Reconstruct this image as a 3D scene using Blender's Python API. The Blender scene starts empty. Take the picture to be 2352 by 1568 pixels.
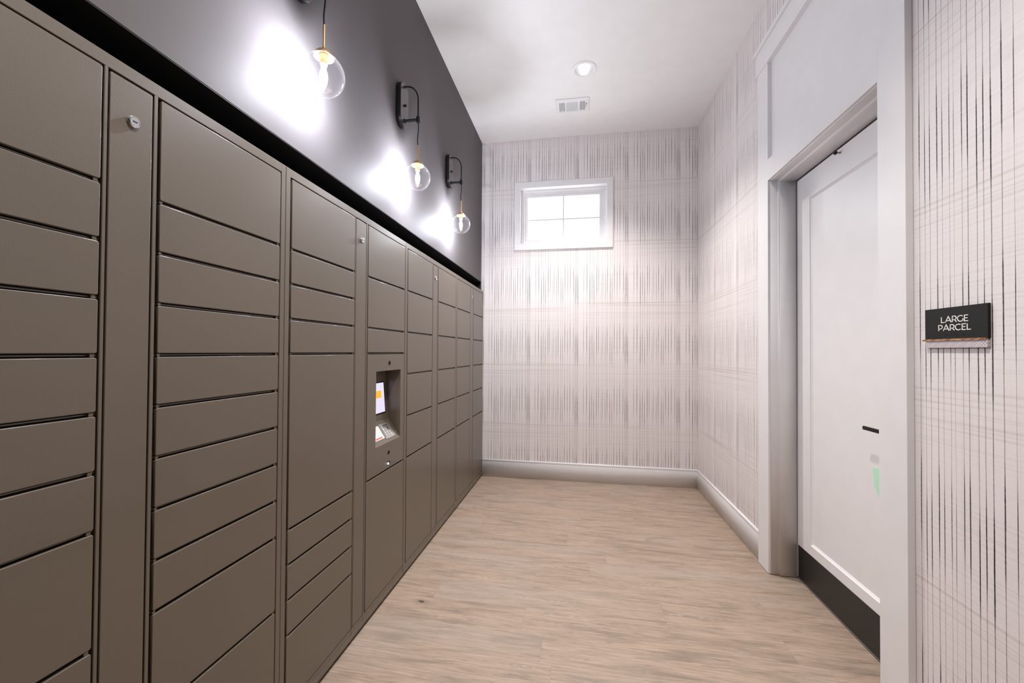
import bpy, bmesh, math, random
from mathutils import Vector, Matrix
random.seed(7)
C = bpy.context.scene.collection
SC = bpy.context.scene

# ------------------------------------------------------------------ camera
F_PX, YAW, PITCH, ROLL, SHIFT = 924.21, 0.164013, 0.012926, 0.0062847, 10.5
CAM_H = 1.35
def make_camera():
    cam = bpy.data.cameras.new('camera'); o = bpy.data.objects.new('camera', cam); C.objects.link(o)
    cam.sensor_fit = 'HORIZONTAL'; cam.sensor_width = 36.0; cam.lens = F_PX/2352*36.0
    cam.shift_y = SHIFT/2352; cam.clip_start = 0.02
    cy, sy = math.cos(YAW), math.sin(YAW)
    f = Vector((-sy, cy, 0)); r = Vector((cy, sy, 0)); u = Vector((0, 0, 1))
    f2 = math.cos(PITCH)*f + math.sin(PITCH)*u; u2 = math.cos(PITCH)*u - math.sin(PITCH)*f
    r3 = math.cos(ROLL)*r + math.sin(ROLL)*u2; u3 = math.cos(ROLL)*u2 - math.sin(ROLL)*r
    m = Matrix((r3, u3, -f2)).transposed().to_4x4(); m.translation = (0, 0, CAM_H)
    o.matrix_world = m; SC.camera = o
make_camera()

# ------------------------------------------------------------------ world, exposure
w = bpy.data.worlds.new('sky'); SC.world = w; w.use_nodes = True
w.node_tree.nodes['Background'].inputs[0].default_value = (0.95, 0.98, 1.0, 1)
w.node_tree.nodes['Background'].inputs[1].default_value = 4.0
SC.view_settings.view_transform = 'Standard'; SC.view_settings.look = 'None'
SC.view_settings.gamma = 1; SC.view_settings.use_curve_mapping = False
SC.view_settings.exposure = 0.68
SC.cycles.max_bounces = 10; SC.cycles.diffuse_bounces = 6; SC.cycles.glossy_bounces = 5
SC.cycles.transparent_max_bounces = 12; SC.cycles.caustics_reflective = False; SC.cycles.caustics_refractive = False
SC.cycles.sample_clamp_indirect = 4.0
CAN_W, CAN_COL = 180.0, (1.0, 0.945, 0.895)
SCONCE_W, SCONCE_COL = 24.0, (0.87, 0.905, 1.0)

# ------------------------------------------------------------------ room numbers (metres)
XL, XW = -1.0243, -1.0506        # locker fronts, dark wall above them
XR = 1.175                       # papered wall
YF, YB = 4.266, -2.3
ZC, ZT, ZW = 3.624, 2.001, 2.104
Y0, BAY = 0.262, 1.0062          # locker bays

# ------------------------------------------------------------------ shader helper
def s2l(*c): return tuple((x/12.92 if x <= .04045 else ((x+.055)/1.055)**2.4) for x in c) + (1,)
class N:
    def __init__(s, name):
        s.m = bpy.data.materials.new(name); s.m.use_nodes = True; s.t = s.m.node_tree; s.b = s.t.nodes['Principled BSDF']
    def n(s, k, **kw):
        x = s.t.nodes.new(k)
        for a, v in kw.items(): setattr(x, a, v)
        return x
    def lk(s, a, b): s.t.links.new(a, b)
    def put(s, sock, v):
        if hasattr(v, 'is_output') or isinstance(v, bpy.types.NodeSocket): s.lk(v, sock)
        else: sock.default_value = v
    def math(s, op, a, b=0.0, c=0.0, clamp=False):
        x = s.n('ShaderNodeMath', operation=op, use_clamp=clamp); s.put(x.inputs[0], a); s.put(x.inputs[1], b); s.put(x.inputs[2], c); return x.outputs[0]
    def smooth(s, v, a, b, lo=0.0, hi=1.0):
        x = s.n('ShaderNodeMapRange', interpolation_type='SMOOTHSTEP'); s.put(x.inputs[0], v); s.put(x.inputs[1], a); s.put(x.inputs[2], b); s.put(x.inputs[3], lo); s.put(x.inputs[4], hi); return x.outputs[0]
    def mix(s, f, a, b, mode='MIX'):
        x = s.n('ShaderNodeMix', data_type='RGBA', blend_type=mode); s.put(x.inputs[0], f); s.put(x.inputs[6], a); s.put(x.inputs[7], b); return x.outputs[2]
    def comb(s, x, y, z):
        k = s.n('ShaderNodeCombineXYZ'); s.put(k.inputs[0], x); s.put(k.inputs[1], y); s.put(k.inputs[2], z); return k.outputs[0]
    def noise(s, v, scale, detail=2.0, rough=.5, dist=0.0):
        x = s.n('ShaderNodeTexNoise'); s.lk(v, x.inputs['Vector']); x.inputs['Scale'].default_value = scale; x.inputs['Detail'].default_value = detail
        x.inputs['Roughness'].default_value = rough; x.inputs['Distortion'].default_value = dist; return x.outputs['Fac']
    def xyz(s):
        g = s.n('ShaderNodeTexCoord'); q = s.n('ShaderNodeSeparateXYZ'); s.lk(g.outputs['Object'], q.inputs[0]); return q.outputs[0], q.outputs[1], q.outputs[2], g.outputs['Object']
    def base(s, col=None, rough=None, metal=None, spec=None):
        if col is not None: s.put(s.b.inputs['Base Color'], col)
        if rough is not None: s.put(s.b.inputs['Roughness'], rough)
        if metal is not None: s.b.inputs['Metallic'].default_value = metal
        if spec is not None: s.b.inputs['Specular IOR Level'].default_value = spec
    def bump(s, h, strength, dist=.001):
        x = s.n('ShaderNodeBump'); x.inputs['Strength'].default_value = strength; x.inputs['Distance'].default_value = dist
        s.lk(h, x.inputs['Height']); s.lk(x.outputs[0], s.b.inputs['Normal'])

def plain(name, col, rough=.5, metal=0.0, spec=.5, bump=None):
    m = N(name); m.base(col, rough, metal, spec)
    x, y, z, v = m.xyz()
    f = m.noise(v, 9.0, 3.0); m.base(m.mix(m.smooth(f, .3, .7, 0, 1), tuple(k*.975 for k in col[:3])+(1,), col))
    if bump: m.bump(m.noise(v, bump[0], 2.0), bump[1], bump[2])
    return m.m
def emit(name, col, strength):
    m = N(name); m.base((0, 0, 0, 1)); m.b.inputs['Emission Color'].default_value = col; m.b.inputs['Emission Strength'].default_value = strength; return m.m

LOCKER = (0.114, 0.091, 0.066, 1)
def locker_mat():
    m = N('taupe_powder_coat'); x, y, z, v = m.xyz()
    f = m.noise(v, 3.0, 2.0)
    m.base(m.mix(f, tuple(k*.95 for k in LOCKER[:3])+(1,), tuple(k*1.05 for k in LOCKER[:3])+(1,)), .46, 0.0, .6)
    m.b.inputs['Coat Weight'].default_value = .35; m.b.inputs['Coat Roughness'].default_value = .16
    m.bump(m.noise(v, 420.0, 1.0), .22, .0006)
    return m.m
M = {}
M['locker'] = locker_mat()
M['cavity'] = plain('dark_locker_cavity', (.012, .010, .009, 1), .7)
M['white'] = plain('white_satin_trim', (.80, .785, .79, 1), .34, bump=(60, .04, .001))
M['ceiling'] = plain('ceiling_paint', (.89, .88, .87, 1), .85, spec=.2, bump=(180, .1, .0005))
M['dark_wall'] = plain('charcoal_wall_paint', (.118, .107, .110, 1), .62, spec=.14, bump=(160, .12, .0006))
M['black'] = plain('matte_black', (.008, .008, .008, 1), .65, spec=.25)
M['black_satin'] = plain('satin_black_metal', (.006, .006, .006, 1), .42, spec=.28)
M['plate'] = plain('bronze_grey_plate', (.13, .115, .115, 1), .30, metal=.7)
M['kick'] = plain('black_kick_plate', (.013, .012, .012, 1), .42, bump=(30, .1, .001))
M['brass'] = plain('brushed_brass', (.46, .29, .15, 1), .42, metal=.7)
M['chrome'] = plain('chrome', (.80, .80, .82, 1), .14, metal=1.0)
M['steel'] = plain('brushed_steel', (.62, .61, .60, 1), .3, metal=.9)
M['porcelain'] = plain('pale_lamp_base', (.8, .76, .7, 1), .5)
M['white_enamel'] = plain('white_enamel', (.82, .82, .82, 1), .4)
M['vent_shade'] = plain('painted_duct_shade', (.10, .098, .10, 1), .7)
M['reflector'] = plain('silver_reflector', (.74, .73, .75, 1), .38, metal=.45)
M['letter'] = plain('white_lettering', (.85, .83, .80, 1), .5)
M['sign'] = plain('charcoal_sign_face', (.014, .013, .013, 1), .55, spec=.25)
M['screen'] = emit('screen_glow', (.84, .78, 1.0, 1), .62)
M['orange'] = emit('orange_screen_tile', (1.0, .45, .03, 1), .75)
M['led'] = emit('indicator_glow', (.8, .85, 1, 1), 6.0)
M['paper'] = plain('white_sticker', (.85, .84, .84, 1), .5)
M['red'] = plain('red_print', (.75, .12, .10, 1), .5)
M['mint'] = plain('mint_green_patch', (.50, .84, .62, 1), .4)
M['filament'] = emit('warm_filament', (1.0, .90, .70, 1), 60.0)
M['can_bulb'] = emit('downlight_bulb', (1.0, .97, .96, 1), 2.4)

def thin_glass(name, tint, lo, hi, haze=0.0):
    m = N(name); m.t.nodes.remove(m.b); out = [x for x in m.t.nodes if x.type == 'OUTPUT_MATERIAL'][0]
    t = m.n('ShaderNodeBsdfTransparent'); t.inputs[0].default_value = tint
    g = m.n('ShaderNodeBsdfGlossy'); g.inputs['Roughness'].default_value = .03; g.inputs[0].default_value = (1, 1, 1, 1)
    lw = m.n('ShaderNodeLayerWeight'); lw.inputs[0].default_value = .5
    f = m.math('POWER', lw.outputs['Facing'], 3.0); f = m.math('MULTIPLY_ADD', f, hi-lo, lo)
    x = m.n('ShaderNodeMixShader'); m.lk(f, x.inputs[0]); m.lk(t.outputs[0], x.inputs[1]); m.lk(g.outputs[0], x.inputs[2])
    if not haze: m.lk(x.outputs[0], out.inputs[0]); return m.m
    d = m.n('ShaderNodeBsdfTranslucent'); d.inputs[0].default_value = (.9, .9, .95, 1); e = m.n('ShaderNodeMixShader')
    m.put(e.inputs[0], m.math('MULTIPLY_ADD', m.math('POWER', lw.outputs['Facing'], 4.0), haze*6, haze)); m.lk(x.outputs[0], e.inputs[1]); m.lk(d.outputs[0], e.inputs[2]); m.lk(e.outputs[0], out.inputs[0])
    return m.m
M['globe'] = thin_glass('clear_globe_glass', (.965, .965, .975, 1), .03, .75, .0005)
M['pane'] = thin_glass('window_glass', (.97, .98, .98, 1), .03, .5)

def bulb_mat():                                   # frosted-looking lit candle bulb: glows around its filament
    m = N('lit_candle_bulb'); m.t.nodes.remove(m.b); out = [x for x in m.t.nodes if x.type == 'OUTPUT_MATERIAL'][0]
    t = m.n('ShaderNodeBsdfTransparent'); e = m.n('ShaderNodeEmission'); e.inputs[0].default_value = (1.0, .98, .95, 1); e.inputs[1].default_value = 1.3
    a = m.n('ShaderNodeMixShader'); a.inputs[0].default_value = .22; m.lk(t.outputs[0], a.inputs[1]); m.lk(e.outputs[0], a.inputs[2]); m.lk(a.outputs[0], out.inputs[0]); return m.m
M['bulb'] = bulb_mat()

# wallpaper -------------------------------------------------------
NEAR = [1.6441, 1.6161, 1.5928, 1.5729, 1.545, 1.5244, 1.4996, 1.4842, 1.459, 1.4381, 1.4109, 1.3895, 1.366, 1.3368, 1.3033]
NEARW = [.5, .65, .5, .55, .7, .45, .4, .25, .5, .75, .65, .6, .85, .7, .4]
PITCHW = 0.0158; CELLS = 32
def wallpaper(name, axis):
    m = N(name); x, y, z, v = m.xyz(); u = (x, y)[axis]
    rnd = random.Random(31)
    # one roll: 28 painted lines; offset in its cell, weight, phase, each kept in a stepped ramp
    offs = [.5+(rnd.random()-.5)*.55 for _ in range(CELLS)]; wts = [rnd.choice([.4, .5, .6, .7, .8, .9, 1.0]) for _ in range(CELLS)]; phs = [rnd.random() for _ in range(CELLS)]
    u0 = 1.27; used = set(); gap = 0
    for i in range(CELLS):                     # a few cells of the roll stay bare
        if gap < 1 and rnd.random() < .42: wts[i] = 0.0; gap += 1
        else: gap = 0
    for pos, wt in zip(NEAR, NEARW):
        c = int((pos-u0)/PITCHW); used.add(c)
        offs[c] = min(max((pos-u0)/PITCHW-c, .17), .83); wts[c] = wt
    for c in range(int(.40/PITCHW)):
        if c not in used: wts[c] = 0.0
    g = m.math('DIVIDE', m.math('SUBTRACT', u, u0 if axis == 1 else -1.5), PITCHW)
    cell = m.math('FLOOR', g); fr = m.math('SUBTRACT', g, cell)
    key = m.math('FRACT', m.math('DIVIDE', m.math('ADD', cell, .5), float(CELLS)))
    rp = m.n('ShaderNodeValToRGB'); rp.color_ramp.interpolation = 'CONSTANT'; els = rp.color_ramp.elements
    while len(els) > 1: els.remove(els[-1])
    for i in range(CELLS):
        e = els[0] if i == 0 else els.new(i/CELLS)
        e.position = i/CELLS; e.color = (offs[i], wts[i], phs[i], 1)
    m.lk(key, rp.inputs[0]); q = m.n('ShaderNodeSeparateColor'); m.lk(rp.outputs[0], q.inputs[0]); off, wt, ph = q.outputs[0], q.outputs[1], q.outputs[2]
    wob = m.noise(m.comb(m.math('MULTIPLY', cell, 3.7), 0.0, m.math('MULTIPLY', z, 5.0)), 1.0, 2.0)
    rag = m.noise(m.comb(m.math('MULTIPLY', cell, 9.1), 0.0, m.math('MULTIPLY', z, 110.0)), 1.0, 2.0)
    d = m.math('ABSOLUTE', m.math('SUBTRACT', fr, m.math('ADD', off, m.math('MULTIPLY', m.math('SUBTRACT', wob, .5), .13))))
    dist = m.math('MULTIPLY', d, PITCHW)                                   # metres from the line's middle
    # swell: widest at z = .80, 1.42, 2.04 ..., thin in between
    cyc = m.math('COSINE', m.math('MULTIPLY', m.math('ADD', m.math('SUBTRACT', z, 1.425), m.math('MULTIPLY', m.math('SUBTRACT', ph, .5), .16)), 2*math.pi/.631))
    sw = m.smooth(m.math('ADD', m.math('MULTIPLY', cyc, .5), .5), .30, .95, .0, 1.0)
    hw = m.math('MULTIPLY', m.math('ADD', m.math('MULTIPLY', sw, .0010), .0012), m.math('MULTIPLY', m.math('MINIMUM', m.math('MULTIPLY', wt, 8.0), 1.0), m.math('ADD', m.math('MULTIPLY', wt, .85), .25)))
    hw = m.math('MULTIPLY', hw, m.math('ADD', .55, m.math('MULTIPLY', rag, .9)))
    line = m.math('MULTIPLY', m.smooth(m.math('SUBTRACT', hw, dist), -.0006, .0005), m.math('MINIMUM', m.math('MULTIPLY', wt, 8.0), 1.0))
    dark = m.math('MULTIPLY', line, m.math('ADD', .32, m.math('ADD', m.math('MULTIPLY', wt, .55), m.math('MULTIPLY', sw, .42)), 0, True), 0, True)
    # fine pale pinstripes between the painted lines
    fin = m.noise(m.comb(m.math('MULTIPLY', u, 230.0), 0.0, m.math('MULTIPLY', z, .5)), 1.0, 1.0)
    fin = m.smooth(fin, .56, .70)
    # faint woven horizontals, gathered in bands every .631 m
    hb = m.math('FRACT', m.math('DIVIDE', m.math('SUBTRACT', 1.88, z), .631))
    band = m.math('MULTIPLY', m.smooth(hb, .0, .05), m.smooth(hb, .05, .45, 1.0, 0.0))
    core = m.math('MULTIPLY', m.smooth(hb, .0, .03), m.smooth(hb, .05, .10, 1.0, 0.0))
    hz = m.noise(m.comb(m.math('MULTIPLY', u, .7), 0.0, m.math('MULTIPLY', z, 88.0)), 1.0, 1.0)
    hl = m.smooth(hz, .50, .66)
    hz2 = m.noise(m.comb(m.math('MULTIPLY', u, 1.2), 3.0, m.math('MULTIPLY', z, 150.0)), 1.0, 1.0)
    col = (.79, .742, .735, 1)
    c = m.mix(m.math('MULTIPLY', fin, .08), col, (.38, .36, .36, 1))
    c = m.mix(m.math('MULTIPLY', m.smooth(hz2, .54, .66), .14), c, (.42, .39, .37, 1))
    c = m.mix(m.math('MULTIPLY', m.math('MULTIPLY', hl, band), .32), c, (.50, .42, .36, 1))
    c = m.mix(m.math('MULTIPLY', m.math('MULTIPLY', hl, core), .12), c, (.47, .39, .30, 1))
    c = m.mix(m.math('MULTIPLY', dark, .97), c, (.022, .017, .022, 1))
    m.base(c, .55, 0, .35); return m.m
M['paper_far'] = wallpaper('pinstripe_wallpaper_across', 0)
M['paper_side'] = wallpaper('pinstripe_wallpaper_along', 1)

def floor_mat():
    m = N('oak_vinyl_planks'); x, y, z, v = m.xyz(); PW, PL = .178, 1.22
    r = m.math('DIVIDE', m.math('SUBTRACT', y, 2.121), PW); row = m.math('FLOOR', r); fy = m.math('SUBTRACT', r, row)
    wn = m.n('ShaderNodeTexWhiteNoise', noise_dimensions='1D'); m.lk(row, wn.inputs['W'])
    shift = wn.outputs['Value']
    cx = m.math('ADD', m.math('DIVIDE', m.math('ADD', x, .07), PL), m.math('MULTIPLY', shift, m.math('COMPARE', row, 0.0, .1, ) if False else 1.0))
    pi_ = m.math('FLOOR', cx); fx = m.math('SUBTRACT', cx, pi_)
    wid = m.n('ShaderNodeTexWhiteNoise', noise_dimensions='2D'); m.lk(m.comb(row, pi_, 0.0), wid.inputs['Vector']); pid = wid.outputs['Value']
    oz = m.math('MULTIPLY', pid, 37.0)
    warp = m.noise(m.comb(m.math('MULTIPLY', x, 2.2), m.math('MULTIPLY', y, 9.0), oz), 1.0, 2.0)
    yy = m.math('ADD', y, m.math('MULTIPLY', warp, .030))
    broad = m.noise(m.comb(m.math('MULTIPLY', x, 3.0), m.math('MULTIPLY', yy, 24.0), oz), 1.0, 6.0, .68, .3)
    grain = m.noise(m.comb(m.math('MULTIPLY', x, 5.5), m.math('MULTIPLY', yy, 190.0), oz), 1.0, 4.0, .65)
    fine = m.noise(m.comb(m.math('MULTIPLY', x, 22.0), m.math('MULTIPLY', yy, 420.0), oz), 1.0, 2.0, .6)
    base_a, base_b, base_c = (.40, .297, .226, 1), (.352, .264, .202, 1), (.255, .196, .148, 1)
    c = m.mix(m.smooth(broad, .34, .50), base_c, base_b); c = m.mix(m.smooth(broad, .44, .60), c, base_a)
    c = m.mix(m.math('MULTIPLY', m.smooth(grain, .46, .70), .68), c, (.19, .15, .12, 1))
    c = m.mix(m.math('MULTIPLY', m.smooth(grain, .28, .46, 1, 0), .30), c, (.56, .45, .37, 1))
    c = m.mix(m.math('MULTIPLY', m.smooth(fine, .50, .72), .34), c, (.17, .13, .10, 1))
    fleck = m.noise(m.comb(m.math('MULTIPLY', x, 10.0), m.math('MULTIPLY', yy, 75.0), oz), 1.0, 3.0, .6, .4)
    c = m.mix(m.math('MULTIPLY', m.smooth(fleck, .60, .74), .55), c, (.15, .115, .088, 1))
    tone = m.noise(m.comb(m.math('MULTIPLY', x, .8), m.math('MULTIPLY', y, 2.4), oz), 1.0, 1.0)
    c = m.mix(m.math('MULTIPLY', m.smooth(tone, .5, .72), .28), c, (.36, .325, .285, 1))
    c = m.mix(m.math('MULTIPLY', m.smooth(pid, .35, 1.0), .08), c, (.28, .235, .195, 1))
    # cathedral figure in a few places
    kv = m.comb(m.math('MULTIPLY', x, 1.35), m.math('MULTIPLY', yy, 7.5), oz)
    vo = m.n('ShaderNodeTexVoronoi', feature='F1'); m.lk(kv, vo.inputs['Vector']); vo.inputs['Scale'].default_value = 1.25
    ring = m.math('SINE', m.math('MULTIPLY', m.math('ADD', vo.outputs['Distance'], m.math('MULTIPLY', grain, .05)), 95.0))
    near = m.smooth(vo.outputs['Distance'], .04, .42, 1, 0)
    qq = m.n('ShaderNodeSeparateColor'); m.lk(vo.outputs['Color'], qq.inputs[0]); pick = m.smooth(qq.outputs[0], .55, .70)
    c = m.mix(m.math('MULTIPLY', m.math('MULTIPLY', m.smooth(ring, .1, .9), m.math('MULTIPLY', near, pick)), .24), c, (.60, .50, .42, 1))
    knot = m.math('MULTIPLY', m.smooth(vo.outputs['Distance'], .015, .075, 1, 0), m.smooth(qq.outputs[1], .60, .70))
    c = m.mix(m.math('MULTIPLY', knot, .55), c, (.10, .08, .065, 1))
    # the one open knot near the lockers
    dx = m.math('DIVIDE', m.math('SUBTRACT', x, -.829), .022); dy = m.math('DIVIDE', m.math('SUBTRACT', y, 2.078), .012)
    kd = m.math('SQRT', m.math('ADD', m.math('MULTIPLY', dx, dx), m.math('MULTIPLY', dy, dy)))
    kd = m.math('ADD', kd, m.math('MULTIPLY', m.math('SUBTRACT', m.noise(v, 90.0, 2.0), .5), 2.2))
    c = m.mix(m.math('MULTIPLY', m.smooth(kd, .55, .95, 1, 0), .93), c, (.015, .011, .009, 1))
    c = m.mix(m.math('MULTIPLY', m.smooth(kd, .9, 2.8, 1, 0), .35), c, (.16, .12, .09, 1))
    e1 = m.math('MULTIPLY', m.math('MINIMUM', fy, m.math('SUBTRACT', 1.0, fy)), PW); e2 = m.math('MULTIPLY', m.math('MINIMUM', fx, m.math('SUBTRACT', 1.0, fx)), PL)
    seam = m.smooth(m.math('MINIMUM', m.math('MULTIPLY', e1, 1.6), e2), .0004, .0014, 1, 0)
    c = m.mix(m.math('MULTIPLY', seam, .26), c, (.10, .08, .06, 1))
    m.base(c, m.math('ADD', .36, m.math('MULTIPLY', grain, .16)), 0, .42)
    m.bump(m.math('SUBTRACT', grain, seam), .12, .001)
    return m.m
M['floor'] = floor_mat()

def strip_wood():
    m = N('rail_wood'); x, y, z, v = m.xyz()
    f = m.noise(m.comb(m.math('MULTIPLY', y, 40.0), 0.0, m.math('ADD', m.math('MULTIPLY', z, 160.0), m.math('MULTIPLY', y, 30.0))), 1.0, 3.0)
    m.base(m.mix(m.smooth(f, .4, .6), (.22, .10, .045, 1), (.52, .30, .16, 1)), .4); return m.m
M['wood'] = strip_wood()
def weave():
    m = N('crosshatch_print'); x, y, z, v = m.xyz()
    a = m.math('FRACT', m.math('DIVIDE', m.math('ADD', y, z), .0105)); b = m.math('FRACT', m.math('DIVIDE', m.math('SUBTRACT', y, z), .0105))
    c = m.math('FRACT', m.math('DIVIDE', m.math('ADD', y, m.math('MULTIPLY', z, 1.0)), .031))
    l1 = m.smooth(m.math('ABSOLUTE', m.math('SUBTRACT', a, .5)), .0, .12, 1, 0); l2 = m.smooth(m.math('ABSOLUTE', m.math('SUBTRACT', b, .5)), .0, .12, 1, 0)
    l2 = m.math('MULTIPLY', l2, m.smooth(c, .35, .45))
    m.base(m.mix(m.math('MAXIMUM', l1, l2), (.62, .56, .58, 1), (.20, .16, .23, 1)), .5); return m.m
M['weave'] = weave()

# ------------------------------------------------------------------ mesh helpers
class MB:
    def __init__(s): s.bm = bmesh.new(); s.mi = 0
    def face(s, pts, mi=None):
        f = s.bm.faces.new([s.bm.verts.new(p) for p in pts]); f.material_index = s.mi if mi is None else mi; return f
    def box(s, x0, x1, y0, y1, z0, z1, bev=0.0, mi=None, seg=1):
        r = bmesh.ops.create_cube(s.bm, size=1); vs = r['verts']
        for v in vs: v.co = Vector(((x0+x1)/2+v.co.x*(x1-x0), (y0+y1)/2+v.co.y*(y1-y0), (z0+z1)/2+v.co.z*(z1-z0)))
        fs = set(f for v in vs for f in v.link_faces)
        for f in fs: f.material_index = s.mi if mi is None else mi
        if bev:
            es = list(set(e for v in vs for e in v.link_edges))
            r = bmesh.ops.bevel(s.bm, geom=es, offset=bev, segments=seg, affect='EDGES', profile=.5)
            for f in r['faces']: f.material_index = s.mi if mi is None else mi
        return s
    def loops(s, loops, close_a=True, close_b=True, cyc=True, mi=None):
        L = [[s.bm.verts.new(p) for p in l] for l in loops]; n = len(L[0]); mi = s.mi if mi is None else mi
        for a, b in zip(L, L[1:]):
            for i in range(n if cyc else n-1):
                j = (i+1) % n
                f = s.bm.faces.new((a[i], a[j], b[j], b[i])); f.material_index = mi; f.smooth = True
        if close_a: f = s.bm.faces.new(L[0][::-1]); f.material_index = mi
        if close_b: f = s.bm.faces.new(L[-1]); f.material_index = mi
        return s
    def lathe(s, prof, c, axis='Z', n=24, mi=None, close=True):
        ls = []
        for r, h in prof:
            l = []
            for i in range(n):
                a = 2*math.pi*i/n; p, q = r*math.cos(a), r*math.sin(a)
                d = {'Z': (p, q, h), 'X': (h, p, q), 'Y': (q, h, p)}[axis]
                l.append((c[0]+d[0], c[1]+d[1], c[2]+d[2]))
            ls.append(l)
        return s.loops(ls, close, close, mi=mi)
    def tube(s, pts, r, n=10, mi=None):
        pts = [Vector(p) for p in pts]; ls = []
        t = (pts[1]-pts[0]).normalized(); up = Vector((0, 1, 0)) if abs(t.y) < .9 else Vector((1, 0, 0)); a = t.cross(up).normalized()
        for i, p in enumerate(pts):
            t = ((pts[min(i+1, len(pts)-1)]-pts[max(i-1, 0)])).normalized(); a = (a - t*a.dot(t)).normalized(); b = t.cross(a)
            rr = r[i] if isinstance(r, (list, tuple)) else r
            ls.append([p+a*rr*math.cos(2*math.pi*k/n)+b*rr*math.sin(2*math.pi*k/n) for k in range(n)])
        return s.loops(ls, mi=mi)
    def slab(s, xb, xf, y0, y1, z0, z1, r=.004, bev=.0013, mi=None):
        """rounded-corner plate standing in the YZ plane, front face at xf"""
        def ol(x, ins):
            o = []
            rr = max(r-ins, .0004)
            for cy_, cz_, a0 in ((y1-ins-rr, z1-ins-rr, 0), (y0+ins+rr, z1-ins-rr, 90), (y0+ins+rr, z0+ins+rr, 180), (y1-ins-rr, z0+ins+rr, 270)):
                for k in range(4):
                    a = math.radians(a0+k*30); o.append((x, cy_+rr*math.cos(a), cz_+rr*math.sin(a)))
            return o
        d = 1 if xf > xb else -1
        ls = [ol(xb, 0), ol(xf-d*bev, 0), ol(xf-d*bev*.35, bev*.35), ol(xf, bev)]
        if d < 0: ls = [l[::-1] for l in ls]
        return s.loops(ls, mi=mi)
    def holed(s, x, y0, y1, z0, z1, cy_, cz_, r, depth, n=24, mi=None, axis='X', sgn=1, bottom=None):
        """square plate face at x with a round hole, plus the hole's wall going back by depth"""
        def P(a, b, h): return (h, a, b) if axis == 'X' else (a, b, h)
        pts = []
        for i in range(n):
            a = 2*math.pi*i/n; c_, s_ = math.cos(a), math.sin(a)
            tx = ((y1 if c_ > 0 else y0)-cy_)/c_ if abs(c_) > 1e-9 else 1e9; tz = ((z1 if s_ > 0 else z0)-cz_)/s_ if abs(s_) > 1e-9 else 1e9
            t = min(tx, tz); pts.append(((cy_+c_*t, cz_+s_*t), (cy_+c_*r, cz_+s_*r), t == tx))
        corners = {}
        for i in range(n):
            o1, i1, k1 = pts[i]; o2, i2, k2 = pts[(i+1) % n]
            q = [P(*o1, x)]
            if k1 != k2:
                cyy = o1[0] if k1 else o2[0]; czz = o2[1] if k1 else o1[1]
                q.append(P(cyy, czz, x))
            q += [P(*o2, x), P(*i2, x), P(*i1, x)]
            q = [p for j, p in enumerate(q) if (Vector(p)-Vector(q[j-1])).length > 1e-6]
            s.face(q, mi); s.face([P(*i1, x), P(*i2, x), P(*i2, x-sgn*depth), P(*i1, x-sgn*depth)], mi)
        if bottom is not None: s.face([P(*p[1], x-sgn*depth) for p in pts], bottom)
        return s
    def build(s, name, mats, parent=None, smooth=False, recalc=True, shift=None):
        bmesh.ops.remove_doubles(s.bm, verts=s.bm.verts, dist=1e-6)
        if recalc: bmesh.ops.recalc_face_normals(s.bm, faces=s.bm.faces)
        if shift is not None: bmesh.ops.translate(s.bm, verts=s.bm.verts, vec=shift)
        me = bpy.data.meshes.new(name); s.bm.to_mesh(me); s.bm.free()
        for k in (mats if isinstance(mats, (list, tuple)) else [mats]): me.materials.append(M[k])
        if smooth:
            for p in me.polygons: p.use_smooth = True
            me.set_sharp_from_angle(angle=math.radians(38))
        o = bpy.data.objects.new(name, me); C.objects.link(o)
        if parent is not None: o.parent = parent
        return o
def tag(o, label=None, cat=None, group=None, kind=None):
    for k, v in (('label', label), ('category', cat), ('group', group), ('kind', kind)):
        if v: o[k] = v
    return o
def empty(name, loc, label, cat, group=None):
    o = bpy.data.objects.new(name, None); C.objects.link(o); o.location = loc; o.empty_display_size = .05
    return tag(o, label, cat, group)
def struct(o): o['kind'] = 'structure'; return o

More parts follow.
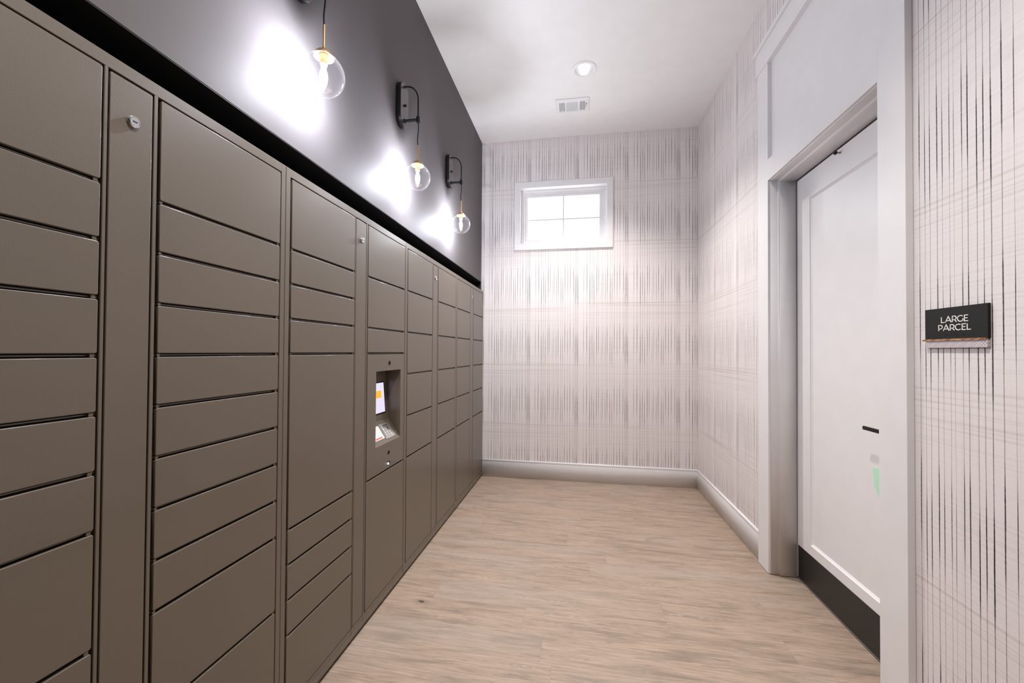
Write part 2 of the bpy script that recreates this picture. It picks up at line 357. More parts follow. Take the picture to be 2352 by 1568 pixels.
# ------------------------------------------------------------------ ceiling, floor, walls
CANS = [(.034, 3.266), (.034, .87)]
XO, XRO = -1.80, 1.62
def room():
    b = MB(); b.box(XO, XRO, YB-.15, YF+.3, -.12, 0.0); struct(b.build('floor', 'floor'))
    b = MB(); hs = .16; R = .080
    for (cx, cy_) in CANS: b.holed(ZC, cx-hs, cx+hs, cy_-hs, cy_+hs, cx, cy_, R, .12, n=36, axis='Z', sgn=-1)
    cx = CANS[0][0]
    b.face([(XO, YB, ZC), (cx-hs, YB, ZC), (cx-hs, YF, ZC), (XO, YF, ZC)]); b.face([(cx+hs, YB, ZC), (XRO, YB, ZC), (XRO, YF, ZC), (cx+hs, YF, ZC)])
    ys = [YF]+sum([[c[1]+hs, c[1]-hs] for c in CANS], [])+[YB]
    for k in range(0, len(ys), 2): b.face([(cx-hs, ys[k+1], ZC), (cx+hs, ys[k+1], ZC), (cx+hs, ys[k], ZC), (cx-hs, ys[k], ZC)])
    b.box(XO, XRO, YB-.15, YF+.3, ZC+.12, ZC+.25); 
    for f in b.bm.faces:
        if f.calc_center_median().z < ZC+.001: 
            f.normal_update()
            if f.normal.z > 0: f.normal_flip()
    struct(b.build('ceiling', 'ceiling', recalc=False))
    # dark bulkhead wall above the lockers, alcove back and the return before the first locker
    b = MB(); b.box(XO, XW, YB, YF, ZW, ZC); b.box(XO, XW, YB, Y0-.02, 0, ZW); b.box(XO, -1.66, Y0-.02, YF, 0, ZW)
    struct(b.build('wall_left', 'dark_wall'))
    b = MB(); b.box(-1.66, -1.24, Y0-.019, YF, ZT+.001, ZW-.004); b.box(-1.66, XW-.0008, Y0-.019, YF, ZW-.004, ZW-.0002); b.box(-1.24, XW-.001, YF-.006, YF-.0005, ZT-.3, ZW-.004); struct(b.build('trim_1', 'black'))
    # far wall with the window opening
    wx0, wx1, wz0, wz1 = -.635, .296, 2.487, 3.108
    b = MB(); b.box(XO, wx0, YF, YF+.2, 0, ZC); b.box(wx1, XRO, YF, YF+.2, 0, ZC); b.box(wx0, wx1, YF, YF+.2, 0, wz0); b.box(wx0, wx1, YF, YF+.2, wz1, ZC)
    struct(b.build('wall_far', 'paper_far'))
    # right wall with the door opening, closed off behind the door
    b = MB(); b.box(XR, XRO, YB, DY0-.03, 0, ZC); b.box(XR, XRO, DY1+.03, YF, 0, ZC); b.box(XR, XRO, DY0-.03, DY1+.03, DZ+.03, ZC); b.box(1.42, XRO, DY0-.03, DY1+.03, 0, DZ+.03)
    struct(b.build('wall_right', 'paper_side'))
    b = MB(); b.box(XO, XRO, YB-.15, YB, 0, ZC); struct(b.build('wall_back', 'dark_wall'))
    def base(name, pts_fn):
        prof = [(0, 0), (.0155, 0), (.0155, .158), (.0125, .163), (.0125, .170), (.0145, .174), (.0115, .184), (.006, .1875), (0, .1875)]
        b = MB(); b.loops([[pts_fn(d, h, e) for d, h in prof] for e in (0, 1)]); struct(b.build(name, 'white'))
    base('baseboard_far', lambda d, h, e: ((XL-.0+.002, XR-d)[e], YF-d, h))
    base('baseboard_right', lambda d, h, e: (XR-d, (CY1, YF-d)[e], h))
    base('baseboard_near', lambda d, h, e: (XR-d, (YB, CY0)[e], h))

# door set: opening, casing
DY0, DY1, DZ = 1.776, 2.700, 2.415
CY0, CY1 = 1.640, 2.840
XC = 1.150
room()

def door_set():
    X0 = XR-.001
    # casing with a recessed panel over the door
    b = MB()
    b.box(XC, X0, DY1, CY1, 0.003, 3.155, .0008); b.box(XC, X0, CY0, DY0, 0.003, 3.155, .0008)
    b.box(XC, X0, DY0, DY1, DZ, 2.545)
    b.box(X0-.002, X0, DY0, DY1, 2.545, 3.155)
    b.box(XC-.007, X0, CY0-.008, CY1+.008, 3.152, 3.286, .0008)
    b.box(XC-.020, X0, CY0-.022, CY1+.022, 3.286, 3.312, .0015)
    struct(b.build('trim_2', 'white'))
    # stepped jambs and head of the door frame
    b = MB()
    prof = [(XC+.012, -.0005), (XC+.012, .0052), (XC+.0135, .0068), (XC+.050, .0072), (XC+.056, .010), (XC+.058, .0165), (XC+.060, .018), (1.300, .019), (1.300, -.03), (XR, -.03), (XR, -.0005)]
    b.loops([[(x, DY1-d, z) for x, d in prof] for z in (.004, DZ+.0)])
    b.loops([[(x, DY0+d, z) for x, d in prof] for z in (.004, DZ+.0)])
    b.loops([[(x, y, DZ-d) for x, d in prof] for y in (DY0-.03, DY1+.03)])
    b.box(1.300, 1.345, DY1-.006, DY1+.03, .004, DZ); b.box(1.300, 1.345, DY0-.03, DY0+.006, .004, DZ)
    b.box(1.300, 1.345, DY0-.03, DY1+.03, DZ-.006, DZ+.03)
    b.box(1.345, 1.40, DY0-.03, DY1+.03, 0.004, DZ+.03, mi=1)
    struct(b.build('door_1', ['white', 'black']))
    # leaf
    ly0, ly1, lz0, lz1 = DY0+.019, DY1-.0225, .006, 2.389
    XD = 1.304
    d = empty('door_leaf', (XD+.02, (ly0+ly1)/2, 0), 'white single-panel door with black kick plate and black lever, set in the deep white frame', 'door')
    off = -d.location
    b = MB(); py0, py1, pz0, pz1 = ly0+.132, ly1-.132, .258, 2.243; c = .012
    fr = [[(XD, ly0, lz0), (XD, ly1, lz0), (XD, ly1, lz1), (XD, ly0, lz1)], [(XD, py0, pz0), (XD, py1, pz0), (XD, py1, pz1), (XD, py0, pz1)],
          [(XD+.004, py0+.002, pz0+.002), (XD+.004, py1-.002, pz0+.002), (XD+.004, py1-.002, pz1-.002), (XD+.004, py0+.002, pz1-.002)],
          [(XD+.0105, py0+c, pz0+c), (XD+.0105, py1-c, pz0+c), (XD+.0105, py1-c, pz1-c), (XD+.0105, py0+c, pz1-c)]]
    bk = [(XD+.04, a, z) for (_, a, z) in fr[0]]
    b.loops([bk]+fr)
    for f in b.bm.faces: f.smooth = False
    b.build('panel', 'white', d, shift=off)
    b = MB(); b.box(XD-.0015, XD, ly0+.004, ly1-.004, .010, .204, .0004); b.build('kick_plate', 'kick', d, shift=off)
    # lever handle
    b = MB(); hy = ly0+.068; hz = 1.02
    b.lathe([(.026, 0), (.026, -.006), (.024, -.008)], (XD, hy, hz), 'X')
    b.lathe([(.009, -.008), (.009, -.052)], (XD, hy, hz), 'X')
    b.box(XD-.062, XD-.052, hy-.010, 2.018, hz-.006, hz+.010, .0012)
    b.build('lever_handle', 'black_satin', d, shift=off)['label'] = 'flat black lever handle'
    b = MB(); px, py, pz = XD, 2.269, 2.3665
    b.lathe([(.0045, 0), (.0035, -.010), (.0045, -.016)], (px, py, pz), 'X', 12)
    b.build('stop_stem', 'brass', d, shift=off)['label'] = 'small brass stem of the stop at the top edge'
    b = MB(); b.lathe([(.005, -.016), (.0085, -.018), (.0095, -.022), (.0085, -.027), (.005, -.029)], (px, py, pz), 'X', 16)
    b.build('stop_bumper', 'black_satin', d, shift=off)['label'] = 'round black bumper of the stop at the top edge'
    # thin mint coloured patch laid on the panel
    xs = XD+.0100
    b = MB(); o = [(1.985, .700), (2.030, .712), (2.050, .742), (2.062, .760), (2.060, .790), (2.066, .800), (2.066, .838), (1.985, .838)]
    b.loops([[(xs+.0005, y, z) for y, z in o], [(xs, y, z) for y, z in o]]); b.build('mint_patch', 'mint', d, shift=off)['label'] = 'pale mint green patch on the panel beside the frame'
    # dark threshold under the leaf
    b = MB(); b.box(1.305, 1.40, DY0, DY1, 0.0, .004); struct(b.build('trim_3', 'black'))
door_set()

# ------------------------------------------------------------------ window
def window():
    x0, x1, z0, z1 = -.622, .283, 2.500, 3.095
    t = bpy.data.objects.new('window_1', None); C.objects.link(t); t.location = (-.17, YF, 2.8); t['kind'] = 'structure'
    off = -t.location
    b = MB(); ox0, ox1, oz0, oz1 = -.684, .346, 2.432, 3.160
    b.box(ox0, ox1, YF-.019, YF, z1, oz1, .001); b.box(ox0, ox1, YF-.019, YF, oz0, z0, .001); b.box(ox0, x0, YF-.019, YF, z0, z1, .001); b.box(x1, ox1, YF-.019, YF, z0, z1, .001)
    b.build('window_casing', 'white', t, shift=off)
    def ring(b, a0, a1, c0, c1, y0, y1, wd):
        b.box(a0, a1, y0, y1, c1-wd, c1, .0012); b.box(a0, a1, y0, y1, c0, c0+wd, .0012); b.box(a0, a0+wd, y0, y1, c0+wd, c1-wd); b.box(a1-wd, a1, y0, y1, c0+wd, c1-wd)
    b = MB(); ring(b, x0-.013, x1+.013, z0-.013, z1+.013, YF-.004, YF+.195, .013)
    ring(b, x0, x1, z0, z1, YF+.055, YF+.195, .022)
    b.build('window_frame', 'white', t, shift=off)
    b = MB(); ring(b, x0+.022, x1-.022, z0+.022, z1-.022, YF+.075, YF+.125, .018); ring(b, x0+.04, x1-.04, z0+.04, z1-.04, YF+.085, YF+.120, .030)
    cx, cz = (x0+x1)/2+.001, (z0+z1)/2-.016
    b.box(cx-.0085, cx+.0085, YF+.092, YF+.110, z0+.07, z1-.07, .002); b.box(x0+.07, x1-.07, YF+.0922, YF+.1098, cz-.0085, cz+.0085, .002)
    b.build('window_sash', 'white', t, shift=off)
    b = MB(); b.box(x0+.068, x1-.068, YF+.100, YF+.103, z0+.068, z1-.068); b.build('window_pane', 'pane', t, shift=off)
window()

# ------------------------------------------------------------------ lockers
DZS = [.704+.1262*k for k in range(9)]          # row lines .704 ... 1.713
ROW = {'b': .074, 't': 1.967}
def zrow(k): return .704+.1262*k
FULL = ([ROW['b']]+[zrow(k) for k in (0, 2, 4, 6, 8)]+[ROW['t']])
COLS = {
    'A': [ROW['b']]+[zrow(k) for k in range(0, 9)]+[ROW['t']],
    'C': [ROW['b'], zrow(-3), zrow(-2), zrow(-1), zrow(0), zrow(5), zrow(6), zrow(7), zrow(8), ROW['t']],
    'D': [ROW['b'], zrow(0), zrow(5), zrow(6), zrow(8), ROW['t']],
    'E': FULL, 'F': FULL, 'G': FULL, 'H': FULL}
BCOL = [ROW['b'], zrow(-2), zrow(0), zrow(1), zrow(2), zrow(3), zrow(4), zrow(5), zrow(6), zrow(7), zrow(8), ROW['t']]
ACOL = [ROW['b'], zrow(-2), zrow(0), zrow(2), zrow(3), zrow(4), zrow(5), zrow(6), zrow(7), zrow(8), ROW['t']]
GAP = .0092

def kiosk(root, off, y0, y1, z0, z1):
    ky0, ky1, kz0, kz1 = 1.926, 2.213, .850, 1.241
    b = MB(); x = XL; r = .0135; hcy = 2.073
    def q(a0, a1, c0, c1): b.face([(x, a0, c0), (x, a1, c0), (x, a1, c1), (x, a0, c1)])
    h = .022; h1z, h2z = 1.2795, .789
    # bands above and below the opening, each with a camera hole
    for (c0, c1, hz) in ((kz1, z1, h1z), (z0, kz0, h2z)):
        b.holed(x, hcy-h, hcy+h, hz-h, hz+h, hcy, hz, r, .016, n=20, bottom=1)
        q(y0, hcy-h, c0, c1); q(hcy+h, y1, c0, c1)
        q(hcy-h, hcy+h, c0, hz-h); q(hcy-h, hcy+h, hz+h, c1)
    q(y0, ky0, kz0, kz1); q(ky1, y1, kz0, kz1)
    # recess: upright back leaning a little, sloped shelf
    P = [(x, kz1), (-1.119, kz1), (-1.097, .957), (x, kz0)]
    for i in range(3):
        (xa, za), (xb, zb) = P[i], P[i+1]; b.face([(xa, ky0, za), (xa, ky1, za), (xb, ky1, zb), (xb, ky0, zb)])
    for yy in (ky0, ky1): b.face([(px, yy, pz) for px, pz in P])
    # folded outer edge of the panel
    o = [(y0, z0), (y1, z0), (y1, z1), (y0, z1)]
    for i in range(4):
        a, c = o[i], o[(i+1) % 4]; b.face([(x, *a), (x, *c), (x-.014, *c), (x-.014, *a)])
    panel = b.build('terminal_panel', ['locker', 'black'], root, shift=off, recalc=True)
    panel['label'] = 'touch terminal panel with a deep recess for screen and keypad'
    # screen on the leaning back
    n = Vector((.284, 0, -.022)).normalized() if False else Vector((.9970, 0, .0772))
    def back(y, z, d=0.0): 
        xx = -1.119+(kz1-z)*(.022/.284); return (xx+d, y, z)
    def platelet(name, mat, ya, yb, za, zb, fn, d0, d1, par):
        m_ = MB(); m_.loops([[fn(ya, za, d0), fn(yb, za, d0), fn(yb, zb, d0), fn(ya, zb, d0)], [fn(ya, za, d1), fn(yb, za, d1), fn(yb, zb, d1), fn(ya, zb, d1)]])
        for f in m_.bm.faces: f.smooth = False
        return m_.build(name, mat, par, shift=off)
    platelet('screen_bezel', 'black_satin', 1.94, 2.182, .992, 1.172, back, -.001, .0012, panel)
    platelet('screen', 'screen', 1.95, 2.174, 1.000, 1.166, back, .0012, .0018, panel)['label'] = 'lit white screen with an orange tile'
    platelet('screen_tile', 'orange', 2.03, 2.140, 1.083, 1.123, back, .0018, .0021, panel)
    def slope(y, z, d=0.0):
        xx = -1.097+(.957-z)*(.073/.107); return (xx+d*.83, y, z+d*.56)
    kp = platelet('keypad', 'steel', 2.064, 2.176, .866, .940, slope, -.001, .0025, panel); kp['label'] = 'brushed steel keypad'
    m_ = MB()
    for i in range(4):
        for j in range(3):
            ya = 2.074+j*.026; zb = .932-i*.0155
            m_.loops([[slope(a, z, dd) for a, z in ((ya, zb-.011), (ya+.019, zb-.011), (ya+.019, zb), (ya, zb))] for dd in (.0025, .0050)])
    for f in m_.bm.faces: f.smooth = False
    ke = m_.build('keypad_keys', 'chrome', panel, shift=off)
    platelet('sticker', 'paper', 1.955, 2.059, .874, .936, slope, -.0004, .0006, panel)['label'] = 'white sticker with a red strip'
    platelet('sticker_print', 'red', 1.965, 2.040, .877, .884, slope, .0006, .0009, panel)
    m_ = MB(); m_.box(x-.002, x+.0008, 2.058, 2.088, .724, .744); m_.build('sensor_window', 'black_satin', panel, shift=off)
    m_ = MB(); m_.lathe([(.0055, 0), (.0050, .003), (.0025, .0045)], (x+.0008, 2.066, .733), 'X', 12); m_.build('indicator_light', 'led', panel, shift=off)['label'] = 'small lit white indicator'

def bay(i, left, right, label):
    y0 = Y0+BAY*i; y1 = y0+BAY-.0018
    if i == 3: y1 = min(y1, YF-.012)
    root = empty('parcel_locker', (XL-.3, (y0+y1)/2, 0), label, 'locker', 'parcel lockers in a row along the dark wall')
    off = -root.location
    cl0, cl1 = y0+.030, y0+.4485; s0, s1 = y0+.4635, y0+.5535; cr0, cr1 = y0+.572, y0+.980
    if i > 0: cr0, cr1 = y0+.5685, y0+.9915
    if i > 0: cl1 = y0+.4480; s0, s1 = y0+.4600, y0+.5490
    if i == 3: cr1 = y1-.012
    # frame: carcass plus the front uprights, head, plinth and the shelf edges seen in the gaps
    b = MB(); xb = XL-.55
    xk = XL-.022 if i != 1 else XL-.125
    b.box(xb, xk, y0+.001, y1-.001, .012, ZT-.001, mi=1)
    if i == 1:
        b.box(xk, XL-.022, y0+.001, cr0+.01, .012, ZT-.001, mi=1); b.box(xk, XL-.022, cr1-.01, y1-.001, .012, ZT-.001, mi=1)
        b.box(xk, XL-.022, cr0+.01, cr1-.01, .012, .72, mi=1); b.box(xk, XL-.022, cr0+.01, cr1-.01, 1.32, ZT-.001, mi=1)
    def bar(a0, a1, c0, c1, d=0.0): b.box(XL-.0225, XL-d, a0, a1, c0, c1, .0012)
    g = .0036
    bar(y0, cl0-g-.004, 0.018, ZT); bar(cl1+g, s0-g, 0.018, ZT, .0004); bar(s1+g, cr0-g-.002, .018, ZT, .0004); bar(cr1+g, y1, .018, ZT)
    bar(y0+.001, y1-.001, ROW['t']+g, ZT, .0002)
    bar(y0+.001, y1-.001, .018, .040, .0002); b.box(XL-.022, XL-.0018, y0+.001, y1-.001, .040, ROW['b']-g, .0008)
    b.box(XL-.05, XL-.012, y0+.001, y1-.001, 0.0, .018, mi=1)
    for (c0, c1, zs) in ((cl0, cl1, left), (cr0, cr1, right)):
        for z in zs[1:-1]: b.box(XL-.022, XL-.0095, c0-g, c1+g, z-.0012, z+.0016)
    # hinge pins at the ends of the gaps
        for z in zs[1:-1]:
            b.box(XL-.012, XL-.0025, c1-.012, c1-.004, z-.0034, z+.0034) ; b.box(XL-.012, XL-.0025, c0+.003, c0+.010, z-.0034, z+.0034)
    b.build('frame', ['locker', 'cavity'], root, shift=off)
    for side, (c0, c1, zs) in enumerate(((cl0, cl1, left), (cr0, cr1, right))):
        for z0, z1 in zip(zs, zs[1:]):
            a = z0+(GAP/2 if z0 > .1 else 0); c = z1-(GAP/2 if z1 < 1.95 else 0)
            if i == 2-1 and side == 1 and z1-z0 > .55 and z0 > .5:
                kiosk(root, off, c0+.0018, c1-.0018, a, c); continue
            m_ = MB(); m_.slab(XL-.018, XL, c0+.0018 if side or i else c0, c1, a, c, .0045, .0016); m_.build('door', 'locker', root, shift=off)
    m_ = MB(); m_.slab(XL-.018, XL-.0004, s0, s1, ROW['b'], ROW['t']-.001, .004, .0016)
    sp = m_.build('service_panel', 'locker', root, shift=off); sp['label'] = 'narrow full-height service panel with a cam lock'
    ly = (s0+s1)/2+.002; lz = 1.877
    m_ = MB(); m_.lathe([(.0135, 0), (.0135, .004), (.0115, .0065), (.0100, .0068), (.0092, .0055), (.0088, .0062)], (XL-.0004, ly, lz), 'X', 28)
    m_.build('lock', 'chrome', sp, shift=off, smooth=True)['label'] = 'round chrome cam lock'
    m_ = MB(); m_.box(XL+.0056, XL+.0066, ly-.0045, ly+.0045, lz-.0012, lz+.0012); m_.build('keyhole', 'black', sp, shift=off)
    return root
bay(0, ACOL, BCOL, 'taupe parcel locker section closest to the viewer, first of the row')
bay(1, COLS['C'], COLS['D'], 'taupe parcel locker section holding the touch screen and keypad terminal')
bay(2, COLS['E'], COLS['F'], 'taupe parcel locker section directly beyond the one with the screen')
bay(3, COLS['G'], COLS['H'], 'taupe parcel locker section farthest away, ending at the papered far wall')

# ------------------------------------------------------------------ sconces
def sconce(yc, label, light=True):
    pz = 2.796; gx = -.934; gz = 2.366; R = .0745
    root = empty('wall_sconce', (XW, yc, pz), label, 'wall lamp', 'wall lamps with hanging clear glass globes')
    off = -root.location
    # stadium plate: dark edge, bronze-grey face
    def stad(x, ins, hw=.054, hh=.132):
        o = []
        for c, a0 in ((1, 0), (-1, 180)):
            for k in range(17):
                a = math.radians(a0+k*180/16); o.append((x, yc+(hw-ins)*math.cos(a), pz+c*(hh-hw)+(hw-ins)*math.sin(a)))
        return o
    b = MB(); b.loops([stad(XW+.0002, .004), stad(XW+.004, 0), stad(XW+.030, 0), stad(XW+.032, .0015)]); b.loops([stad(XW+.0318, .0016), stad(XW+.0325, .0022)], mi=1)
    bp = b.build('backplate', ['black_satin', 'plate'], root, shift=off); 
    m_ = MB(); m_.lathe([(.0075, 0), (.0075, .010), (.006, .012)], (XW+.032, yc, pz-.002), 'X', 16); m_.build('switch', 'black_satin', bp, shift=off)
    az = 2.703; x0 = XW+.032
    m_ = MB(); m_.lathe([(.012, 0), (.012, .006), (.0085, .007), (.0085, gx-x0-.008)], (x0, yc, az), 'X', 16)
    m_.lathe([(.0105, -.016), (.0112, -.013), (.0112, .015), (.0100, .018)], (gx, yc, az), 'Z', 16)
    m_.build('arm', 'black_satin', root, shift=off, smooth=True)
    pts = []
    for k in range(13):
        a = math.radians(90-k*90/12); pts.append((x0+.018+(gx-x0-.018)*math.cos(a), yc, 2.820+.085*math.sin(a)))
    pts = [(x0, yc, 2.905), (x0+.009, yc, 2.905)]+pts+[(gx, yc, 2.77), (gx, yc, 2.72)]
    m_ = MB(); m_.tube(pts, .0046); m_.lathe([(.0075, 0), (.0075, .006), (.0055, .008)], (x0, yc, 2.905), 'X', 14)
    m_.build('loop_tube', 'black_satin', root, shift=off, smooth=True)
    pts = [(gx+.0022*math.sin((2.69-z)*48), yc+.002*math.sin((2.69-z)*30), z) for z in [2.690-.0106*k for k in range(14)]]
    m_ = MB(); m_.tube(pts, .0030, 8); m_.build('cord', 'black', root, shift=off, smooth=True)
    m_ = MB(); m_.lathe([(.0035, 2.556), (.0044, 2.553), (.0046, 2.475), (.0075, 2.462), (.012, 2.457), (.024, 2.4515), (.033, 2.441), (.0355, 2.432), (.034, 2.432), (.030, 2.439), (.0, 2.446)], (gx, yc, 0), 'Z', 28)
    m_.build('brass_cap', 'brass', root, shift=off, smooth=True)['label'] = 'brass stem and domed cap'
    m_ = MB(); m_.lathe([(.0135, 2.446), (.0135, 2.405), (.0120, 2.404), (.0, 2.404)], (gx, yc, 0), 'Z', 20); m_.build('socket', 'brass', root, shift=off, smooth=True)
    m_ = MB(); m_.lathe([(.0095, 2.404), (.0095, 2.392), (.007, 2.388)], (gx, yc, 0), 'Z', 16)
    m_.build('bulb_base', 'porcelain', root, shift=off, smooth=True)
    m_ = MB(); pr = [(.008, 2.390), (.0125, 2.380), (.0155, 2.366), (.0155, 2.350), (.0125, 2.333), (.0075, 2.319), (.0032, 2.308), (.001, 2.304)]
    m_.lathe(pr, (gx, yc, 0), 'Z', 20); bu = m_.build('bulb', 'bulb', root, shift=off, smooth=True); bu['label'] = 'lit candle bulb'
    m_ = MB()
    for dy in (-.0045, .0045): m_.tube([(gx, yc+dy*.4, 2.384), (gx, yc+dy, 2.372), (gx, yc+dy, 2.342), (gx, yc+dy*.3, 2.334)], .0010, 6)
    m_.build('filament', 'filament', bu, shift=off)
    # globe with an open neck under the cap
    n = 28; pr = []
    a0 = math.asin(.033/R)
    for k in range(n+1):
        a = a0+(math.pi-a0)*k/n; pr.append((max(R*math.sin(a), .0002), gz+R*math.cos(a)))
    m_ = MB(); m_.lathe(pr, (gx, yc, 0), 'Z', 48, close=False)
    m_.build('glass_globe', 'globe', root, shift=off, smooth=True)['label'] = 'clear round glass globe'
    if light:
        L = bpy.data.lights.new('bulb_light', 'POINT'); L.energy = SCONCE_W; L.color = SCONCE_COL; L.shadow_soft_size = .012
        lo = bpy.data.objects.new('bulb_light', L); C.objects.link(lo); lo.parent = root; lo.location = Vector((gx, yc, 2.356))-root.location
    return root
sconce(1.340, 'glass globe wall lamp closest to the viewer, largest of the three')
sconce(2.220, 'glass globe wall lamp in the middle of the three, black oval backplate fully visible')
sconce(3.100, 'glass globe wall lamp farthest away, beside the papered far wall')

# ------------------------------------------------------------------ ceiling lamps and vent
def downlight(cx, cy_, label):
    root = empty('recessed_downlight', (cx, cy_, ZC), label, 'ceiling light', 'recessed round downlights in the white ceiling')
    off = -root.location
    b = MB(); b.lathe([(.101, -.0005), (.100, -.004), (.082, -.0075), (.0765, -.006), (.0755, .004), (.078, .005), (.101, -.0004)], (cx, cy_, ZC), 'Z', 48, close=False)
    b.build('trim_ring', 'white_enamel', root, shift=off, smooth=True)
    b = MB(); b.lathe([(.0765, .0), (.072, .03), (.062, .065), (.048, .092), (.030, .108), (.0, .112)], (cx, cy_, ZC), 'Z', 40, close=False)
    b.build('reflector', 'reflector', root, shift=off, smooth=True)
    b = MB(); b.lathe([(.012, .108), (.012, .085), (.022, .07), (.028, .050), (.022, .034), (.010, .026), (.001, .024)], (cx, cy_, ZC), 'Z', 24)
    b.build('lamp_bulb', 'can_bulb', root, shift=off, smooth=True)
    L = bpy.data.lights.new('downlight_beam', 'SPOT'); L.shadow_soft_size = .05; L.energy = CAN_W; L.color = CAN_COL; L.spot_size = math.radians(108); L.spot_blend = 1.0
    lo = bpy.data.objects.new('downlight_beam', L); C.objects.link(lo); lo.parent = root; lo.location = (0, 0, -.010)
downlight(*CANS[0], 'round recessed ceiling downlight just in front of the air vent')
downlight(*CANS[1], 'round recessed ceiling downlight nearest the viewer, above the first lockers')

def vent():
    x0, x1, y0, y1 = -.220, .083, 3.620, 3.820
    root = empty('air_vent', ((x0+x1)/2, (y0+y1)/2, ZC), 'white rectangular ceiling air vent with slotted ends and ribbed middle', 'air vent')
    off = -root.location; zt, zb = ZC-.0005, ZC-.009
    sy0, sy1 = 3.664, 3.800
    b = MB(); b.box(x0, x1, y0, sy0, zb, zt); b.box(x0, x1, sy1, y1, zb, zt)
    slots = [-.182, -.169, -.156, -.143]; slots2 = [.004, .0165, .029, .0415]; w_ = .0052
    cuts = sorted([(s, s+w_) for s in slots+slots2]+[(-.122, -.016)]); xa = x0
    for a, c in cuts: b.box(xa, a, sy0, sy1, zb, zt); xa = c
    b.box(xa, .056, sy0, sy1, zb, zt); b.box(.0592, x1, sy0, sy1, zb, zt); b.box(.056, .0592, sy0, 3.690, zb, zt); b.box(.056, .0592, 3.765, sy1, zb, zt)
    b.build('face_plate', 'white_enamel', root, shift=off)
    b = MB(); b.box(x0+.01, x1-.01, sy0-.01, sy1+.01, ZC-.0012, ZC-.0004); b.build('duct_shadow', 'vent_shade', root, shift=off)  # flat dark sheet, coloured to stand for the shade inside the duct
    b = MB()
    for k in range(17):
        yy = sy0+.004+k*.0080; b.box(-.122, -.016, yy-.0016, yy+.0022, zb+.0008, zt-.002)
    b.build('louver', 'white_enamel', root, shift=off)
    b = MB(); b.box(.0570, .0640, 3.700, 3.708, zb-.010, zb+.002); b.box(.060, .068, 3.692, 3.698, zb-.003, zb+.001); b.build('damper_lever', 'steel', root, shift=off)
    b = MB(); b.lathe([(.0035, 0), (.003, -.0015), (.001, -.002)], (-.203, 3.745, zb), 'Z', 12); b.build('screw', 'steel', root, shift=off)
vent()

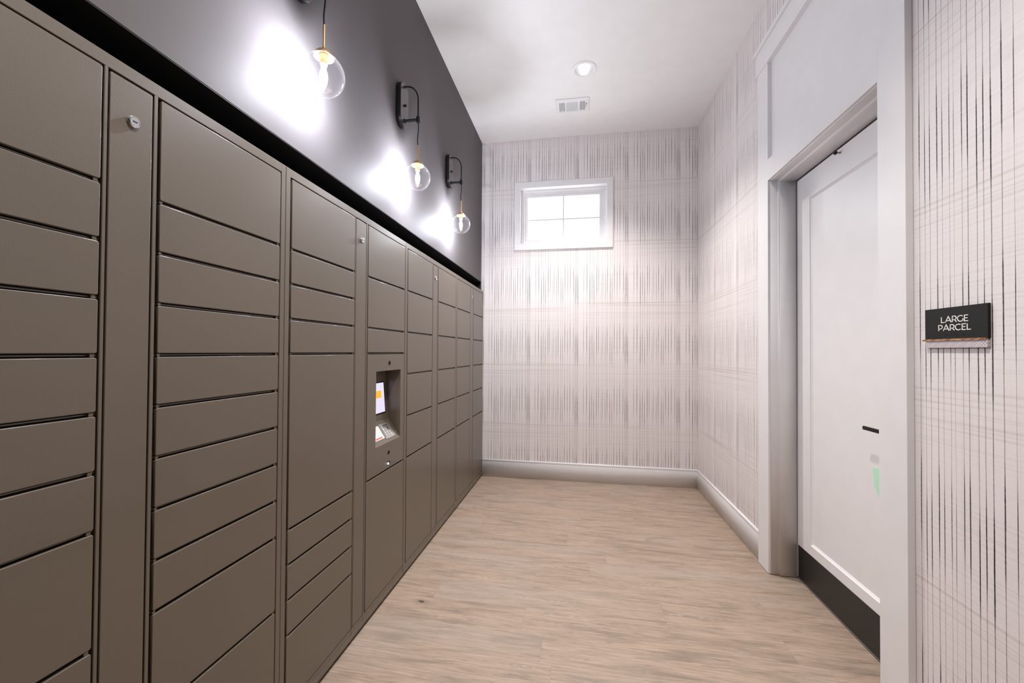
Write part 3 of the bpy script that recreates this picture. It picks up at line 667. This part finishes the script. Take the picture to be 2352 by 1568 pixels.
# ------------------------------------------------------------------ room sign
def sign():
    y0, y1 = 1.371, 1.585; z0, z1 = 1.3985, 1.4990; xf = XR-.008
    root = empty('room_sign', (XR, (y0+y1)/2, 1.45), 'black sign reading large parcel with a wood strip, on the papered wall beside the door', 'sign')
    off = -root.location
    b = MB(); b.box(xf, XR, y0, y1, z0, z1, .0006); b.build('sign_face', 'sign', root, shift=off)
    b = MB(); b.box(xf-.004, XR-.003, y0+.003, y1+.006, 1.3925, 1.3985, .0004); b.build('wood_strip', 'wood', root, shift=off)['label'] = 'thin brown wood strip under the face'
    b = MB(); b.box(xf-.001, XR-.0005, y0+.001, y1-.003, 1.3700, 1.3925, .0004); b.build('insert', 'weave', root, shift=off)['label'] = 'pale insert with a crosshatch line print'
    # stroke-built capitals: unit box 0..w by 0..1
    def arc(cx, cy_, rx, ry, a0, a1, n=14): return [(cx+rx*math.cos(math.radians(a0+(a1-a0)*k/n)), cy_+ry*math.sin(math.radians(a0+(a1-a0)*k/n))) for k in range(n+1)]
    G = {'L': (.58, [[(.06, 1), (.06, 0), (.58, 0)]]),
         'A': (.92, [[(.0, -.04), (.46, 1), (.92, -.04)], [(.17, .28), (.75, .28)]]),
         'R': (.70, [[(.06, -.04), (.06, 1), (.34, 1)]+arc(.34, .675, .30, .325, 90, -90)+[(.06, .35)], [(.40, .35), (.68, -.04)]]),
         'P': (.68, [[(.06, -.04), (.06, 1), (.34, 1)]+arc(.34, .665, .31, .335, 90, -90)+[(.06, .33)]]),
         'G': (.86, [arc(.47, .5, .46, .5, 48, 318, 24)+[(.83, .16), (.83, .48)]]),
         'E': (.60, [[(.60, 1), (.06, 1), (.06, 0), (.60, 0)], [(.06, .51), (.52, .51)]]),
         'C': (.84, [arc(.47, .5, .46, .5, 48, 312, 24)])}
    b = MB(); xt = xf-.0012
    def stroke(pts, sc, wd, ya, zb_):
        pts = [Vector((ya-p[0]*sc, zb_+p[1]*sc)) for p in pts]; L_, R_ = [], []
        pts = [p for i, p in enumerate(pts) if i == 0 or (p-pts[i-1]).length > 1e-5]
        for i, p in enumerate(pts):
            d1 = (p-pts[i-1]).normalized() if i else (pts[1]-p).normalized(); d2 = (pts[i+1]-p).normalized() if i < len(pts)-1 else d1
            n1 = Vector((-d1.y, d1.x)); n2 = Vector((-d2.y, d2.x)); n_ = (n1+n2).normalized(); k = wd/2/max(n_.dot(n1), .45)
            L_.append(p+n_*k); R_.append(p-n_*k)
        for i in range(len(pts)-1):
            q = [L_[i], L_[i+1], R_[i+1], R_[i]]
            b.loops([[(xf, v.x, v.y) for v in q], [(xt, v.x, v.y) for v in q]])
    def word(wd_, ya, yb, zb_, h):
        tr = .13; tot = sum(G[c][0] for c in wd_)+tr*(len(wd_)-1); k = (ya-yb)/(tot*h); pos = ya
        for c in wd_:
            for st in G[c][1]: stroke([(p[0]*k, p[1]) for p in st], h, .0026, pos, zb_)
            pos -= (G[c][0]+tr)*h*k
    word('LARGE', 1.5222, 1.4296, 1.4517, .0178); word('PARCEL', 1.5323, 1.4210, 1.4254, .0178)
    for f in b.bm.faces: f.smooth = False
    b.build('lettering', 'letter', root, shift=off)['label'] = 'white raised capitals'
    b = MB(); rnd = random.Random(3)
    for i in range(13):
        if i == 5: continue
        for r_ in range(3):
            for c_ in range(2):
                if rnd.random() < .5:
                    b.lathe([(.0008, 0), (.0005, -.0006)], (xf, 1.5117-i*.0057-c_*.0023, 1.4135-r_*.0023), 'X', 8)
    b.build('braille', 'sign', root, shift=off)
sign()
